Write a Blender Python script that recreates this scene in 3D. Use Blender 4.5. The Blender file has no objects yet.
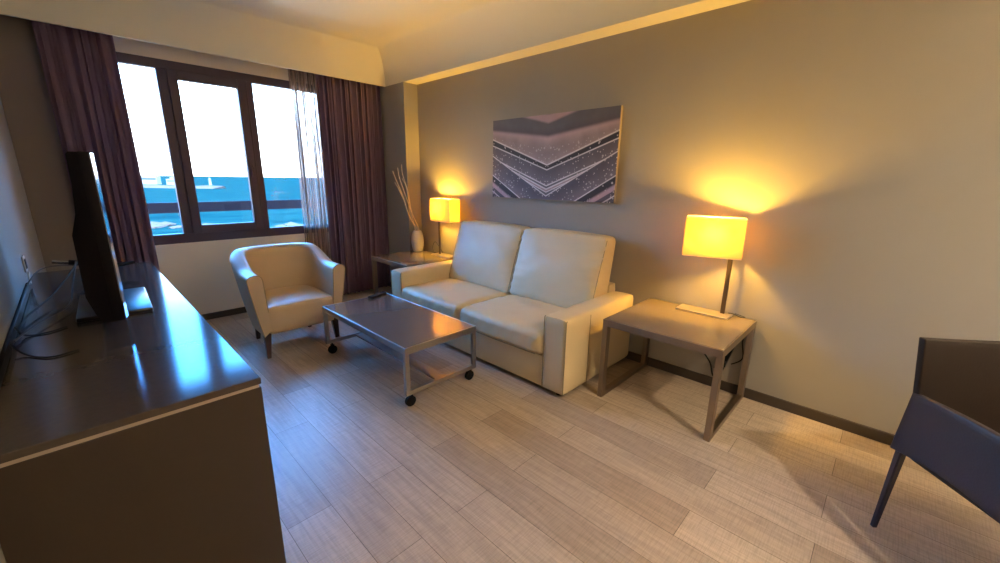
import bpy, bmesh, math, random
from mathutils import Vector, Matrix
random.seed(7)
PI = math.pi
SC = bpy.context.scene
COL = SC.collection

# ------------------------------------------------------------------ camera
cam_d = bpy.data.cameras.new('camera'); cam = bpy.data.objects.new('camera', cam_d); COL.objects.link(cam)
YAW, PITCH, ROLL, FPX = .805, .246, .014, 406.2
F = Vector((math.sin(YAW)*math.cos(PITCH), math.cos(YAW)*math.cos(PITCH), -math.sin(PITCH)))
R0 = Vector((math.cos(YAW), -math.sin(YAW), 0)); U0 = R0.cross(F)
R = R0*math.cos(ROLL) + U0*math.sin(ROLL); U = -R0*math.sin(ROLL) + U0*math.cos(ROLL)
M = Matrix(((R.x, U.x, -F.x), (R.y, U.y, -F.y), (R.z, U.z, -F.z))).to_4x4()
M.translation = Vector((-3.147, 0, 1.5)); cam.matrix_world = M
cam_d.sensor_width = 36; cam_d.sensor_fit = 'HORIZONTAL'; cam_d.lens = FPX/1000*36
cam_d.clip_start = .02; cam_d.clip_end = 9000
SC.camera = cam
# ------------------------------------------------------------------ view + world
SC.view_settings.view_transform = 'Standard'; SC.view_settings.look = 'None'
SC.view_settings.gamma = 1; SC.view_settings.use_curve_mapping = False
SC.view_settings.exposure = 0.62
W = bpy.data.worlds.new('sky'); SC.world = W; W.use_nodes = True
nt = W.node_tree; nt.nodes.clear()
wo = nt.nodes.new('ShaderNodeOutputWorld'); bg = nt.nodes.new('ShaderNodeBackground')
tc = nt.nodes.new('ShaderNodeTexCoord'); sx = nt.nodes.new('ShaderNodeSeparateXYZ')
cr = nt.nodes.new('ShaderNodeValToRGB')
nt.links.new(tc.outputs['Generated'], sx.inputs[0]); nt.links.new(sx.outputs['Z'], cr.inputs['Fac'])
cr.color_ramp.elements[0].position = 0.0; cr.color_ramp.elements[0].color = (.20, .19, .20, 1)
cr.color_ramp.elements[1].position = .25; cr.color_ramp.elements[1].color = (.045, .23, .66, 1)
e = cr.color_ramp.elements.new(.16); e.color = (.20, .26, .34, 1)
nt.links.new(cr.outputs['Color'], bg.inputs['Color']); bg.inputs['Strength'].default_value = 40
nt.links.new(bg.outputs[0], wo.inputs[0])

def lamp(name, kind, loc, energy, color, size=.05, rot=(0, 0, 0), **kw):
    d = bpy.data.lights.new(name, kind); o = bpy.data.objects.new(name, d); COL.objects.link(o)
    o.location = loc; o.rotation_euler = rot; d.energy = energy; d.color = color
    if kind == 'AREA': d.shape = 'DISK'; d.size = size
    elif kind in ('POINT', 'SPOT'): d.shadow_soft_size = size
    for k, v in kw.items(): setattr(d, k, v)
    return o
WARM = (1.0, .70, .40)
sun = lamp('sun', 'SUN', (0, -20, 30), 9, (1.0, .86, .68), rot=(math.radians(50), 0, math.radians(-20)))
sun.data.angle = .01
DOWNLIGHT = (-1.7, -1.6, 2.96)
lamp('downlight_spot', 'SPOT', DOWNLIGHT, 150, (1.0, .80, .54), .05, spot_size=math.radians(140), spot_blend=.8)
lamp('ceiling_fill_light', 'SPOT', (-1.2, -2.2, 1.72), 470, (1.0, .83, .60), .10, rot=(PI, 0, 0), spot_size=math.radians(150), spot_blend=.6)  # unseen uplight added to brighten the ceiling

# ------------------------------------------------------------------ materials
def mat(name, color, rough=.6, metal=0, bump=0, bscale=200, var=0, vscale=3, spec=.5, coat=0, sheen=0):
    m = bpy.data.materials.new(name); m.use_nodes = True
    n = m.node_tree; b = n.nodes['Principled BSDF']
    b.inputs['Base Color'].default_value = (*color, 1); b.inputs['Roughness'].default_value = rough
    b.inputs['Metallic'].default_value = metal; b.inputs['Specular IOR Level'].default_value = spec
    b.inputs['Coat Weight'].default_value = coat
    b.inputs['Sheen Weight'].default_value = sheen
    t = n.nodes.new('ShaderNodeTexCoord')
    if var:
        no = n.nodes.new('ShaderNodeTexNoise'); no.inputs['Scale'].default_value = vscale; no.inputs['Detail'].default_value = 6
        n.links.new(t.outputs['Object'], no.inputs['Vector'])
        mx = n.nodes.new('ShaderNodeMix'); mx.data_type = 'RGBA'
        mx.inputs['A'].default_value = (*[c*(1-var) for c in color], 1); mx.inputs['B'].default_value = (*[min(1, c*(1+var)) for c in color], 1)
        n.links.new(no.outputs['Fac'], mx.inputs['Factor']); n.links.new(mx.outputs['Result'], b.inputs['Base Color'])
    if bump:
        no = n.nodes.new('ShaderNodeTexNoise'); no.inputs['Scale'].default_value = bscale; no.inputs['Detail'].default_value = 3
        n.links.new(t.outputs['Object'], no.inputs['Vector'])
        bp = n.nodes.new('ShaderNodeBump'); bp.inputs['Strength'].default_value = bump; bp.inputs['Distance'].default_value = .004
        n.links.new(no.outputs['Fac'], bp.inputs['Height']); n.links.new(bp.outputs[0], b.inputs['Normal'])
    return m

def floor_mat():
    m = bpy.data.materials.new('laminate planks'); m.use_nodes = True
    n = m.node_tree; L = n.links.new; b = n.nodes['Principled BSDF']
    t = n.nodes.new('ShaderNodeTexCoord'); mp = n.nodes.new('ShaderNodeMapping')
    mp.inputs['Rotation'].default_value = (0, 0, PI/2); L(t.outputs['Object'], mp.inputs['Vector'])
    br = n.nodes.new('ShaderNodeTexBrick'); L(mp.outputs[0], br.inputs['Vector'])
    br.offset = .37; br.offset_frequency = 2; br.squash = 1
    br.inputs['Scale'].default_value = 1; br.inputs['Brick Width'].default_value = 1.22; br.inputs['Row Height'].default_value = .195
    br.inputs['Mortar Size'].default_value = .0013; br.inputs['Mortar Smooth'].default_value = .1; br.inputs['Bias'].default_value = 0
    br.inputs['Color1'].default_value = (.35, .275, .215, 1); br.inputs['Color2'].default_value = (.51, .42, .34, 1)
    br.inputs['Mortar'].default_value = (.13, .10, .08, 1)
    # grain along the plank
    m2 = n.nodes.new('ShaderNodeMapping'); m2.inputs['Scale'].default_value = (26, 1.6, 1); L(t.outputs['Object'], m2.inputs['Vector'])
    g = n.nodes.new('ShaderNodeTexNoise'); g.inputs['Scale'].default_value = 2.2; g.inputs['Detail'].default_value = 8; g.inputs['Distortion'].default_value = .8
    L(m2.outputs[0], g.inputs['Vector'])
    r1 = n.nodes.new('ShaderNodeValToRGB'); r1.color_ramp.elements[0].color = (.80, .80, .80, 1); r1.color_ramp.elements[1].color = (1.12, 1.12, 1.12, 1)
    r1.color_ramp.elements[0].position = .3; r1.color_ramp.elements[1].position = .7; L(g.outputs['Fac'], r1.inputs['Fac'])
    # fine cross-cut marks
    m3 = n.nodes.new('ShaderNodeMapping'); m3.inputs['Scale'].default_value = (7, 120, 1); L(t.outputs['Object'], m3.inputs['Vector'])
    g2 = n.nodes.new('ShaderNodeTexNoise'); g2.inputs['Scale'].default_value = 1.5; g2.inputs['Detail'].default_value = 3; L(m3.outputs[0], g2.inputs['Vector'])
    r2 = n.nodes.new('ShaderNodeValToRGB'); r2.color_ramp.elements[0].color = (.86, .86, .86, 1); r2.color_ramp.elements[1].color = (1.04, 1.04, 1.04, 1)
    r2.color_ramp.elements[0].position = .34; r2.color_ramp.elements[1].position = .55; L(g2.outputs['Fac'], r2.inputs['Fac'])
    x1 = n.nodes.new('ShaderNodeMix'); x1.data_type = 'RGBA'; x1.blend_type = 'MULTIPLY'; x1.inputs['Factor'].default_value = 1
    x2 = n.nodes.new('ShaderNodeMix'); x2.data_type = 'RGBA'; x2.blend_type = 'MULTIPLY'; x2.inputs['Factor'].default_value = 1
    L(br.outputs['Color'], x1.inputs['A']); L(r1.outputs['Color'], x1.inputs['B'])
    L(x1.outputs['Result'], x2.inputs['A']); L(r2.outputs['Color'], x2.inputs['B']); L(x2.outputs['Result'], b.inputs['Base Color'])
    b.inputs['Roughness'].default_value = .36; b.inputs['Specular IOR Level'].default_value = .5
    bp = n.nodes.new('ShaderNodeBump'); bp.inputs['Strength'].default_value = .12; bp.inputs['Distance'].default_value = .002
    L(g2.outputs['Fac'], bp.inputs['Height']); L(bp.outputs[0], b.inputs['Normal'])
    return m

def picture_mat():
    m = bpy.data.materials.new('chevron print'); m.use_nodes = True
    n = m.node_tree; L = n.links.new; b = n.nodes['Principled BSDF']; b.inputs['Roughness'].default_value = .55
    t = n.nodes.new('ShaderNodeTexCoord'); s = n.nodes.new('ShaderNodeSeparateXYZ'); L(t.outputs['Object'], s.inputs[0])
    def mth(op, a, c=None, d=None):
        q = n.nodes.new('ShaderNodeMath'); q.operation = op
        for i, v in enumerate((a, c, d)):
            if v is None: continue
            if isinstance(v, (int, float)): q.inputs[i].default_value = v
            else: L(v, q.inputs[i])
        return q.outputs[0]
    u = mth('DIVIDE', mth('ABSOLUTE', s.outputs['Y']), .708)           # 0 centre .. 1 edge
    v = mth('SUBTRACT', .5, mth('DIVIDE', s.outputs['Z'], .754))         # 0 top .. 1 bottom
    wob = n.nodes.new('ShaderNodeTexNoise'); wob.inputs['Scale'].default_value = 5; wob.inputs['Detail'].default_value = 4
    cmb = n.nodes.new('ShaderNodeCombineXYZ'); L(u, cmb.inputs[0]); L(v, cmb.inputs[1]); L(cmb.outputs[0], wob.inputs['Vector'])
    dark = (.095, .082, .115); mid = (.19, .155, .20); pink = (.52, .37, .45); beige = (.38, .29, .32); pale = (.80, .74, .82); deep = (.022, .018, .035); grey = (.12, .115, .15)
    cur = None
    # (centre v, edge v, colour below the line, softness)
    bands = [(-.3, -.4, dark, .01), (.0, -.12, pink, .02), (.10, -.14, grey, .02), (.20, .08, dark, .05), (.255, .135, pink, .03), (.31, .17, beige, .06), (.45, .25, mid, .16), (.50, .23, beige, .08),
             (.575, .235, pale, .008), (.592, .25, deep, .006), (.635, .315, pale, .006), (.648, .328, dark, .006), (.74, .42, mid, .12),
             (.825, .475, pale, .006), (.84, .49, grey, .006), (.865, .50, pale, .006), (.88, .52, beige, .008), (.905, .525, pale, .006), (.915, .54, grey, .006), (.95, .45, pale, .006), (.962, .462, dark, .006),
             (1.12, .60, mid, .12), (1.24, .70, pale, .006), (1.255, .712, deep, .006), (1.34, .80, pink, .02), (1.40, .86, dark, .006), (1.46, .915, pale, .006), (1.475, .93, dark, .006)]
    for c, e_, colr, soft in bands:
        line = mth('MULTIPLY_ADD', u, e_-c, c)
        d = mth('SUBTRACT', v, line)
        f = n.nodes.new('ShaderNodeMapRange'); f.interpolation_type = 'SMOOTHSTEP'
        f.inputs['From Min'].default_value = -soft; f.inputs['From Max'].default_value = soft; L(d, f.inputs['Value'])
        mx = n.nodes.new('ShaderNodeMix'); mx.data_type = 'RGBA'; L(f.outputs[0], mx.inputs['Factor'])
        if cur is None: mx.inputs['A'].default_value = (*dark, 1)
        else: L(cur, mx.inputs['A'])
        mx.inputs['B'].default_value = (*colr, 1); cur = mx.outputs['Result']
    # mottling
    r = n.nodes.new('ShaderNodeMapRange'); r.inputs['To Min'].default_value = .7; r.inputs['To Max'].default_value = 1.3; L(wob.outputs['Fac'], r.inputs['Value'])
    mm = n.nodes.new('ShaderNodeMix'); mm.data_type = 'RGBA'; mm.blend_type = 'MULTIPLY'; mm.inputs['Factor'].default_value = 1
    L(cur, mm.inputs['A']); L(r.outputs[0], mm.inputs['B']); cur = mm.outputs['Result']
    # droplets
    for sc, th, dens in ((38, .26, .40), (19, .20, .60)):
        vo = n.nodes.new('ShaderNodeTexVoronoi'); vo.inputs['Scale'].default_value = sc
        mpv = n.nodes.new('ShaderNodeCombineXYZ'); L(mth('MULTIPLY', u, .763), mpv.inputs[0]); L(mth('MULTIPLY', v, .8), mpv.inputs[1]); L(mpv.outputs[0], vo.inputs['Vector'])
        sep = n.nodes.new('ShaderNodeSeparateXYZ'); L(vo.outputs['Color'], sep.inputs[0])
        on = mth('MULTIPLY', mth('LESS_THAN', vo.outputs['Distance'], th), mth('GREATER_THAN', sep.outputs['X'], dens))
        on = mth('MULTIPLY', on, mth('GREATER_THAN', mth('SUBTRACT', v, mth('MULTIPLY_ADD', u, -.12, .34)), 0))
        on = mth('MULTIPLY', on, .8)
        mx = n.nodes.new('ShaderNodeMix'); mx.data_type = 'RGBA'; L(on, mx.inputs['Factor']); L(cur, mx.inputs['A']); mx.inputs['B'].default_value = (.6, .53, .57, 1); cur = mx.outputs['Result']
    L(cur, b.inputs['Base Color'])
    return m

def cloth_mat(name, color, alpha=1.0, stripes=False):
    m = bpy.data.materials.new(name); m.use_nodes = True
    n = m.node_tree; L = n.links.new; n.nodes.clear()
    o = n.nodes.new('ShaderNodeOutputMaterial'); d = n.nodes.new('ShaderNodeBsdfDiffuse'); d.inputs['Color'].default_value = (*color, 1)
    tr = n.nodes.new('ShaderNodeBsdfTranslucent'); tr.inputs['Color'].default_value = (*color, 1)
    mx = n.nodes.new('ShaderNodeMixShader'); mx.inputs[0].default_value = .12 if alpha == 1 else .4
    L(d.outputs[0], mx.inputs[1]); L(tr.outputs[0], mx.inputs[2])
    t = n.nodes.new('ShaderNodeTexCoord'); wv = n.nodes.new('ShaderNodeTexNoise'); wv.inputs['Scale'].default_value = 500
    L(t.outputs['Object'], wv.inputs['Vector']); bp = n.nodes.new('ShaderNodeBump'); bp.inputs['Strength'].default_value = .3; bp.inputs['Distance'].default_value = .002
    L(wv.outputs['Fac'], bp.inputs['Height']); L(bp.outputs[0], d.inputs['Normal'])
    last = mx.outputs[0]
    if alpha < 1:
        tp = n.nodes.new('ShaderNodeBsdfTransparent'); m2 = n.nodes.new('ShaderNodeMixShader')
        mp = n.nodes.new('ShaderNodeMapping'); mp.inputs['Scale'].default_value = (75, 75, .9); L(t.outputs['Object'], mp.inputs['Vector'])
        no = n.nodes.new('ShaderNodeTexNoise'); no.inputs['Scale'].default_value = 1; no.inputs['Detail'].default_value = 3; L(mp.outputs[0], no.inputs['Vector'])
        rg = n.nodes.new('ShaderNodeMapRange'); rg.inputs['From Min'].default_value = .42; rg.inputs['From Max'].default_value = .58
        rg.inputs['To Min'].default_value = max(0, alpha-.35); rg.inputs['To Max'].default_value = min(1, alpha+.3); L(no.outputs['Fac'], rg.inputs['Value'])
        L(rg.outputs[0], m2.inputs[0]); L(tp.outputs[0], m2.inputs[1]); L(last, m2.inputs[2]); last = m2.outputs[0]
    L(last, o.inputs[0]); return m

def glass_mat():
    m = bpy.data.materials.new('window glass'); m.use_nodes = True
    n = m.node_tree; L = n.links.new; n.nodes.clear()
    o = n.nodes.new('ShaderNodeOutputMaterial'); g = n.nodes.new('ShaderNodeBsdfGlossy'); g.inputs['Roughness'].default_value = .02
    tp = n.nodes.new('ShaderNodeBsdfTransparent'); tp.inputs['Color'].default_value = (.93, .96, .95, 1)
    fr = n.nodes.new('ShaderNodeFresnel'); fr.inputs['IOR'].default_value = 1.35
    mx = n.nodes.new('ShaderNodeMixShader'); L(fr.outputs[0], mx.inputs[0]); L(tp.outputs[0], mx.inputs[1]); L(g.outputs[0], mx.inputs[2]); L(mx.outputs[0], o.inputs[0])
    return m

def shade_mat(name, dcol, tcol, mixf=.6):
    m = bpy.data.materials.new(name); m.use_nodes = True
    n = m.node_tree; L = n.links.new; n.nodes.clear()
    o = n.nodes.new('ShaderNodeOutputMaterial'); d = n.nodes.new('ShaderNodeBsdfDiffuse'); d.inputs['Color'].default_value = (*dcol, 1)
    tr = n.nodes.new('ShaderNodeBsdfTranslucent'); tr.inputs['Color'].default_value = (*tcol, 1)
    mx = n.nodes.new('ShaderNodeMixShader'); mx.inputs[0].default_value = mixf
    L(d.outputs[0], mx.inputs[1]); L(tr.outputs[0], mx.inputs[2]); L(mx.outputs[0], o.inputs[0]); return m

def water_mat():
    m = bpy.data.materials.new('sea water'); m.use_nodes = True
    n = m.node_tree; L = n.links.new; n.nodes.clear()
    o = n.nodes.new('ShaderNodeOutputMaterial'); d = n.nodes.new('ShaderNodeBsdfDiffuse'); L(d.outputs[0], o.inputs[0])
    t = n.nodes.new('ShaderNodeTexCoord'); mp = n.nodes.new('ShaderNodeMapping'); mp.inputs['Scale'].default_value = (.035, .12, 1); mp.inputs['Rotation'].default_value = (0, 0, .25)
    L(t.outputs['Object'], mp.inputs['Vector'])
    no = n.nodes.new('ShaderNodeTexNoise'); no.inputs['Scale'].default_value = 1; no.inputs['Detail'].default_value = 6; L(mp.outputs[0], no.inputs['Vector'])
    cr = n.nodes.new('ShaderNodeValToRGB'); L(no.outputs['Fac'], cr.inputs['Fac'])
    cr.color_ramp.elements[0].position = .35; cr.color_ramp.elements[0].color = (.0025, .019, .018, 1)
    cr.color_ramp.elements[1].position = .68; cr.color_ramp.elements[1].color = (.012, .040, .029, 1)
    L(cr.outputs['Color'], d.inputs['Color']); return m

MT = dict(
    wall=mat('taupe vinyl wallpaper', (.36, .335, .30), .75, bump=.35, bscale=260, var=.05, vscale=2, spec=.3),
    wall3=mat('dark taupe wall', (.21, .175, .155), .75, bump=.35, bscale=260, var=.05, vscale=2, spec=.3),
    wall2=mat('beige window wall paint', (.80, .71, .60), .8, bump=.2, bscale=200, var=.04, spec=.3),
    ceil=mat('cream ceiling paint', (.80, .76, .63), .85, bump=.05, bscale=90, spec=.2),
    floor=floor_mat(),
    base=mat('dark bronze skirting', (.055, .042, .034), .45, var=.1),
    frame=mat('purple brown aluminium', (.042, .023, .052), .5, metal=0, spec=.5),
    glass=glass_mat(),
    curtain=cloth_mat('plum brown curtain cloth', (.20, .14, .215)),
    sheer=cloth_mat('sheer curtain voile', (.60, .48, .42), .45),
    leather=mat('cream leather', (.67, .54, .33), .42, bump=.2, bscale=45, var=.05, vscale=5, spec=.45),
    tan=mat('tan leather', (.60, .45, .29), .38, bump=.2, bscale=60, var=.05, vscale=5, spec=.5),
    seam=mat('seam piping', (.34, .27, .17), .5),
    steel=mat('brushed steel', (.42, .40, .38), .33, metal=1, bump=.05, bscale=300),
    bronze=mat('bronze brushed metal', (.35, .29, .24), .38, metal=1, bump=.05, bscale=300, var=.08, vscale=20),
    top=mat('taupe lacquered table top', (.16, .125, .10), .16, spec=.6, coat=.4, var=.05),
    top2=mat('bronze table top', (.20, .155, .11), .24, spec=.5, coat=.1, var=.06, vscale=30),
    black=mat('black rubber', (.008, .008, .009), .6, spec=.12),
    glossb=mat('glossy black plastic', (.008, .007, .012), .28, spec=.3),
    backb=mat('matt black plastic', (.007, .006, .010), .6, spec=.12),
    screen=mat('dark tv screen', (.004, .004, .006), .06, spec=.6),
    wood=mat('dark mahogany leg', (.06, .022, .018), .35, var=.2, vscale=20),
    cred=mat('dark brown wood', (.032, .020, .013), .45, bump=.1, bscale=120, var=.12, vscale=9),
    credtop=mat('dark lacquered cabinet top', (.070, .055, .046), .11, spec=.22, coat=0, var=.15, vscale=60),
    edge=mat('pale metal edging', (.45, .38, .31), .4, metal=.6),
    chairb=mat('dark brown chair leather', (.034, .026, .034), .42, bump=.15, bscale=150, spec=.5),
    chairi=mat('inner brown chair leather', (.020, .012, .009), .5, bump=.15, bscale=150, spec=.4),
    white=mat('white ceramic', (.70, .68, .64), .35, var=.02),
    reed=mat('pale willow stick', (.80, .68, .50), .7, var=.15, vscale=30),
    plastic=mat('white plastic', (.65, .65, .66), .4),
    grayc=mat('grey cable sheath', (.09, .085, .085), .6, spec=.12),
    canvas=mat('canvas edge', (.30, .24, .16), .8),
    print=picture_mat(),
    shade=shade_mat('lamp shade fabric', (.62, .55, .42), (.42, .23, .026), .40),
    trim=mat('lamp shade trim', (.75, .62, .48), .6),
    sea=water_mat(),
    stone=mat('pale stone', (.11, .065, .045), 1.0, spec=0, var=.3, vscale=.05),
    build=mat('white render', (.24, .18, .15), 1.0, spec=0),
    roofw=mat('grey window band', (.03, .04, .05), .6),
    darkm=mat('dark bronze pole', (.13, .10, .085), .35, metal=.8),
    silver=mat('silver glint strip', (.55, .60, .75), .12, metal=1),
    railm=mat('dark painted railing', (.010, .005, .007), .7, spec=.1),
    chrome=mat('chrome', (.6, .6, .62), .15, metal=1),
)

# ------------------------------------------------------------------ mesh helpers
def mk(name, bm, m, parent=None, smooth=True, loc=None, kind=None):
    bmesh.ops.recalc_face_normals(bm, faces=bm.faces[:])
    me = bpy.data.meshes.new(name); bm.to_mesh(me); bm.free()
    o = bpy.data.objects.new(name, me); COL.objects.link(o)
    for x in (m if isinstance(m, (list, tuple)) else [m]): me.materials.append(x)
    if smooth:
        for p in me.polygons: p.use_smooth = True
        try:
            me.set_sharp_from_angle(angle=math.radians(35))
        except Exception: pass
    if parent: o.parent = parent
    if loc: o.location = loc
    if kind: o['kind'] = kind
    return o
def add_box(bm, x0, x1, y0, y1, z0, z1, bev=0, seg=2, mi=0):
    r = bmesh.ops.create_cube(bm, size=1); vs = r['verts']
    for v in vs:
        v.co = Vector(((x0+x1)/2+v.co.x*(x1-x0), (y0+y1)/2+v.co.y*(y1-y0), (z0+z1)/2+v.co.z*(z1-z0)))
    fs = set(f for v in vs for f in v.link_faces)
    for f in fs: f.material_index = mi
    if bev:
        es = list(set(e_ for v in vs for e_ in v.link_edges))
        bmesh.ops.bevel(bm, geom=es, offset=bev, segments=seg, affect='EDGES', profile=.5)
def box(*a, **k):
    bm = bmesh.new(); add_box(bm, *a, **k); return bm
def add_tube(bm, pts, r, n=8, cap=True):
    pts = [Vector(p) for p in pts]; rs = r if isinstance(r, (list, tuple)) else [r]*len(pts)
    rings = []; up = Vector((0, 0, 1)); prevn = None
    for i, p in enumerate(pts):
        d = (pts[min(i+1, len(pts)-1)]-pts[max(i-1, 0)]).normalized()
        if prevn is None:
            a = up if abs(d.z) < .9 else Vector((1, 0, 0)); nn = d.cross(a).normalized()
        else: nn = (prevn - d*prevn.dot(d)).normalized()
        prevn = nn; b = d.cross(nn)
        rings.append([bm.verts.new(p + (nn*math.cos(2*PI*k/n)+b*math.sin(2*PI*k/n))*rs[i]) for k in range(n)])
    for a, b in zip(rings, rings[1:]):
        for k in range(n): bm.faces.new((a[k], a[(k+1) % n], b[(k+1) % n], b[k]))
    if cap: bm.faces.new(rings[0]); bm.faces.new(rings[-1])
def tube(pts, r, n=8):
    bm = bmesh.new(); add_tube(bm, pts, r, n); return bm
def smooth_pts(ctrl, n=8):
    c = [Vector(p) for p in ctrl]; out = []
    for i in range(len(c)-1):
        p0, p1, p2, p3 = c[max(i-1, 0)], c[i], c[i+1], c[min(i+2, len(c)-1)]
        for k in range(n):
            t = k/n
            out.append(.5*((2*p1)+(-p0+p2)*t+(2*p0-5*p1+4*p2-p3)*t*t+(-p0+3*p1-3*p2+p3)*t**3))
    out.append(c[-1]); return out
def lathe(profile, n=32, cx=0, cy=0):
    bm = bmesh.new(); rings = []
    for r, z in profile:
        rings.append([bm.verts.new((cx+r*math.cos(2*PI*k/n), cy+r*math.sin(2*PI*k/n), z)) for k in range(n)])
    for a, b in zip(rings, rings[1:]):
        for k in range(n): bm.faces.new((a[k], a[(k+1) % n], b[(k+1) % n], b[k]))
    bm.faces.new(rings[0]); bm.faces.new(rings[-1]); return bm
def soft_box(hx, hy, hz, r, cuts=14):
    """rounded box centred on the origin, dense grid for further shaping"""
    bm = bmesh.new(); bmesh.ops.create_cube(bm, size=2)
    bmesh.ops.subdivide_edges(bm, edges=bm.edges[:], cuts=cuts, use_grid_fill=True)
    h = (hx, hy, hz)
    for v in bm.verts:
        p = Vector([v.co[i]*h[i] for i in range(3)])
        q = Vector([max(-h[i]+r, min(h[i]-r, p[i])) for i in range(3)])
        # pull grid lines so that some land in the rounded part
        d = p-q
        if d.length > 1e-6:
            m_ = max(abs(d.x), abs(d.y), abs(d.z)); p = q + d.normalized()*min(r, m_ if m_ < r else r)
        v.co = p
    return bm
def thing(name, label, cat, loc=(0, 0, 0), rotz=0, group=None):
    o = bpy.data.objects.new(name, None); COL.objects.link(o); o.location = loc; o.rotation_euler = (0, 0, rotz)
    o.empty_display_size = .1; o['label'] = label; o['category'] = cat
    if group: o['group'] = group
    return o
def tag(o, label, cat, group=None, kind=None):
    o['label'] = label; o['category'] = cat
    if group: o['group'] = group
    if kind: o['kind'] = kind
    return o
def struct(name, bm, m, **k): return mk(name, bm, m, kind='structure', **k)
def copy_thing(root, loc, label, rotz=None):
    r = root.copy(); COL.objects.link(r); r.location = loc; r['label'] = label
    if rotz is not None: r.rotation_euler = (0, 0, rotz)
    for ch in list(root.children):
        c = ch.copy(); COL.objects.link(c); c.parent = r
        for g in list(ch.children):
            d = g.copy(); COL.objects.link(d); d.parent = c
    return r

# ------------------------------------------------------------------ room shell
XL, YB, YW, CH = -3.40, -2.6, 5.11, 3.0
YP, SX, YF, SZ = 4.87, -.195, 4.47, 2.604
struct('floor', box(XL-.1, .1, YB-.1, YW+.1, -.1, 0), MT['floor'], smooth=False)
struct('wall_right', box(0, .12, YB, YW+.12, 0, 3.1), MT['wall'], smooth=False)
struct('wall_left', box(XL-.12, XL, YB, YW+.12, 0, 3.1), MT['wall'], smooth=False)
struct('wall_back', box(XL-.12, .12, YB-.12, YB, 0, 3.1), MT['wall'], smooth=False)
# window wall with its opening
WX0, WX1, WZ0, WZ1 = -3.06, -.62, .835, 2.53
bm = bmesh.new()
add_box(bm, WX1, 0, YW, YW+.2, 0, 3.1)
add_box(bm, WX0, WX1, YW, YW+.2, 0, WZ0); add_box(bm, WX0, WX1, YW, YW+.2, WZ1, 3.1)
struct('wall_window', bm, MT['wall2'], smooth=False)
struct('wall_window_left', box(XL, WX0, YW, YW+.2, 0, 3.1), MT['wall3'], smooth=False)  # strip left of the window in a darker taupe
struct('wall_corner_pier', box(SX, 0, YF, YW, 0, 3.05), MT['wall'], smooth=False)
# ceiling: flat field, coves to the window pelmet and to the soffit over the right wall
bm = bmesh.new(); A_, B_ = .30, CH-SZ; N = 14
prof = [(0, 0)] + [(A_*(1-math.cos(a)), B_*math.sin(a)) for a in [PI/2*k/N for k in range(1, N+1)]]
def strip(rows):
    vv = [[bm.verts.new(p) for p in r] for r in rows]
    for a, b in zip(vv, vv[1:]):
        for i in range(len(a)-1): bm.faces.new((a[i], a[i+1], b[i+1], b[i]))
strip([[(XL, YP-s, SZ+z), (SX-s, YP-s, SZ+z), (SX-s, YB, SZ+z)] for s, z in prof])
a = A_; v = [bm.verts.new(p) for p in ((XL, YB, CH), (SX-a, YB, CH), (SX-a, YP-a, CH), (XL, YP-a, CH))]; bm.faces.new(v)
strip([[(XL, YP, SZ), (SX, YP, SZ)], [(XL, YP+.022, SZ), (SX, YP+.022, SZ)], [(XL, YP+.022, CH), (SX, YP+.022, CH)]])     # pelmet edge and back
strip([[(SX, YP, SZ), (SX, YB, SZ)], [(0, YP, SZ), (0, YB, SZ)]])                                            # soffit
strip([[(XL, YP+.022, 2.80), (SX, YP+.022, 2.80)], [(XL, YW, 2.80), (SX, YW, 2.80)]])                        # lid of the curtain recess
strip([[(XL, YB, CH), (0, YB, CH)], [(XL, YB, CH+.1), (0, YB, CH+.1)]]); strip([[(XL, YB, CH+.1), (0, YB, CH+.1)], [(XL, YW+.1, CH+.1), (0, YW+.1, CH+.1)]])
bmesh.ops.remove_doubles(bm, verts=bm.verts[:], dist=.0005)
me = bpy.data.meshes.new('ceiling'); bm.to_mesh(me); bm.free(); me.materials.append(MT['ceil'])
for p in me.polygons: p.use_smooth = True
me.set_sharp_from_angle(angle=math.radians(30))
co = bpy.data.objects.new('ceiling', me); COL.objects.link(co); co['kind'] = 'structure'
def skirting(name, pts_box): struct(name, box(*pts_box, bev=.003, seg=1), MT['base'])
skirting('baseboard_right', (-.016, 0, YB, YF, 0, .072))
skirting('baseboard_window', (XL, SX, YW-.016, YW, 0, .068))
skirting('baseboard_left', (XL, XL+.016, YB, YW-.016, 0, .068))
skirting('baseboard_back', (XL, 0, YB, YB+.016, 0, .068))
skirting('baseboard_pier', (SX-.014, SX, YF, YW-.016, 0, .068))
# window: outer frame, mullions, opening sash, panes
win = bpy.data.objects.new('window_1', None); COL.objects.link(win); win.location = (0, YW, 0); win['kind'] = 'structure'
def wpart(name, bm_, m): return mk(name, bm_, m, win)
bm = bmesh.new(); d0, d1 = 0.0, .07
add_box(bm, WX0, WX1, d0, d1, 2.45, WZ1, .004, 1); add_box(bm, WX0, WX1, d0, d1, WZ0, .93, .004, 1)
add_box(bm, WX0, WX0+.06, d0, d1, .93, 2.45, .004, 1); add_box(bm, WX1-.06, WX1, d0, d1, .93, 2.45, .004, 1)
add_box(bm, -2.42, -2.335, d0, d1, .93, 2.45, .004, 1); add_box(bm, -1.71, -1.63, d0, d1, .93, 2.45, .004, 1)
wpart('window_frame', bm, MT['frame'])
bm = bmesh.new(); s0, s1 = -.022, .045
add_box(bm, -2.345, -2.268, s0, s1, .925, 2.455, .004, 1); add_box(bm, -1.779, -1.70, s0, s1, .925, 2.455, .004, 1)
add_box(bm, -2.268, -1.779, s0, s1, 2.372, 2.455, .004, 1); add_box(bm, -2.268, -1.779, s0, s1, .925, 1.007, .004, 1)
sash = wpart('window_sash', bm, MT['frame'])
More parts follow.
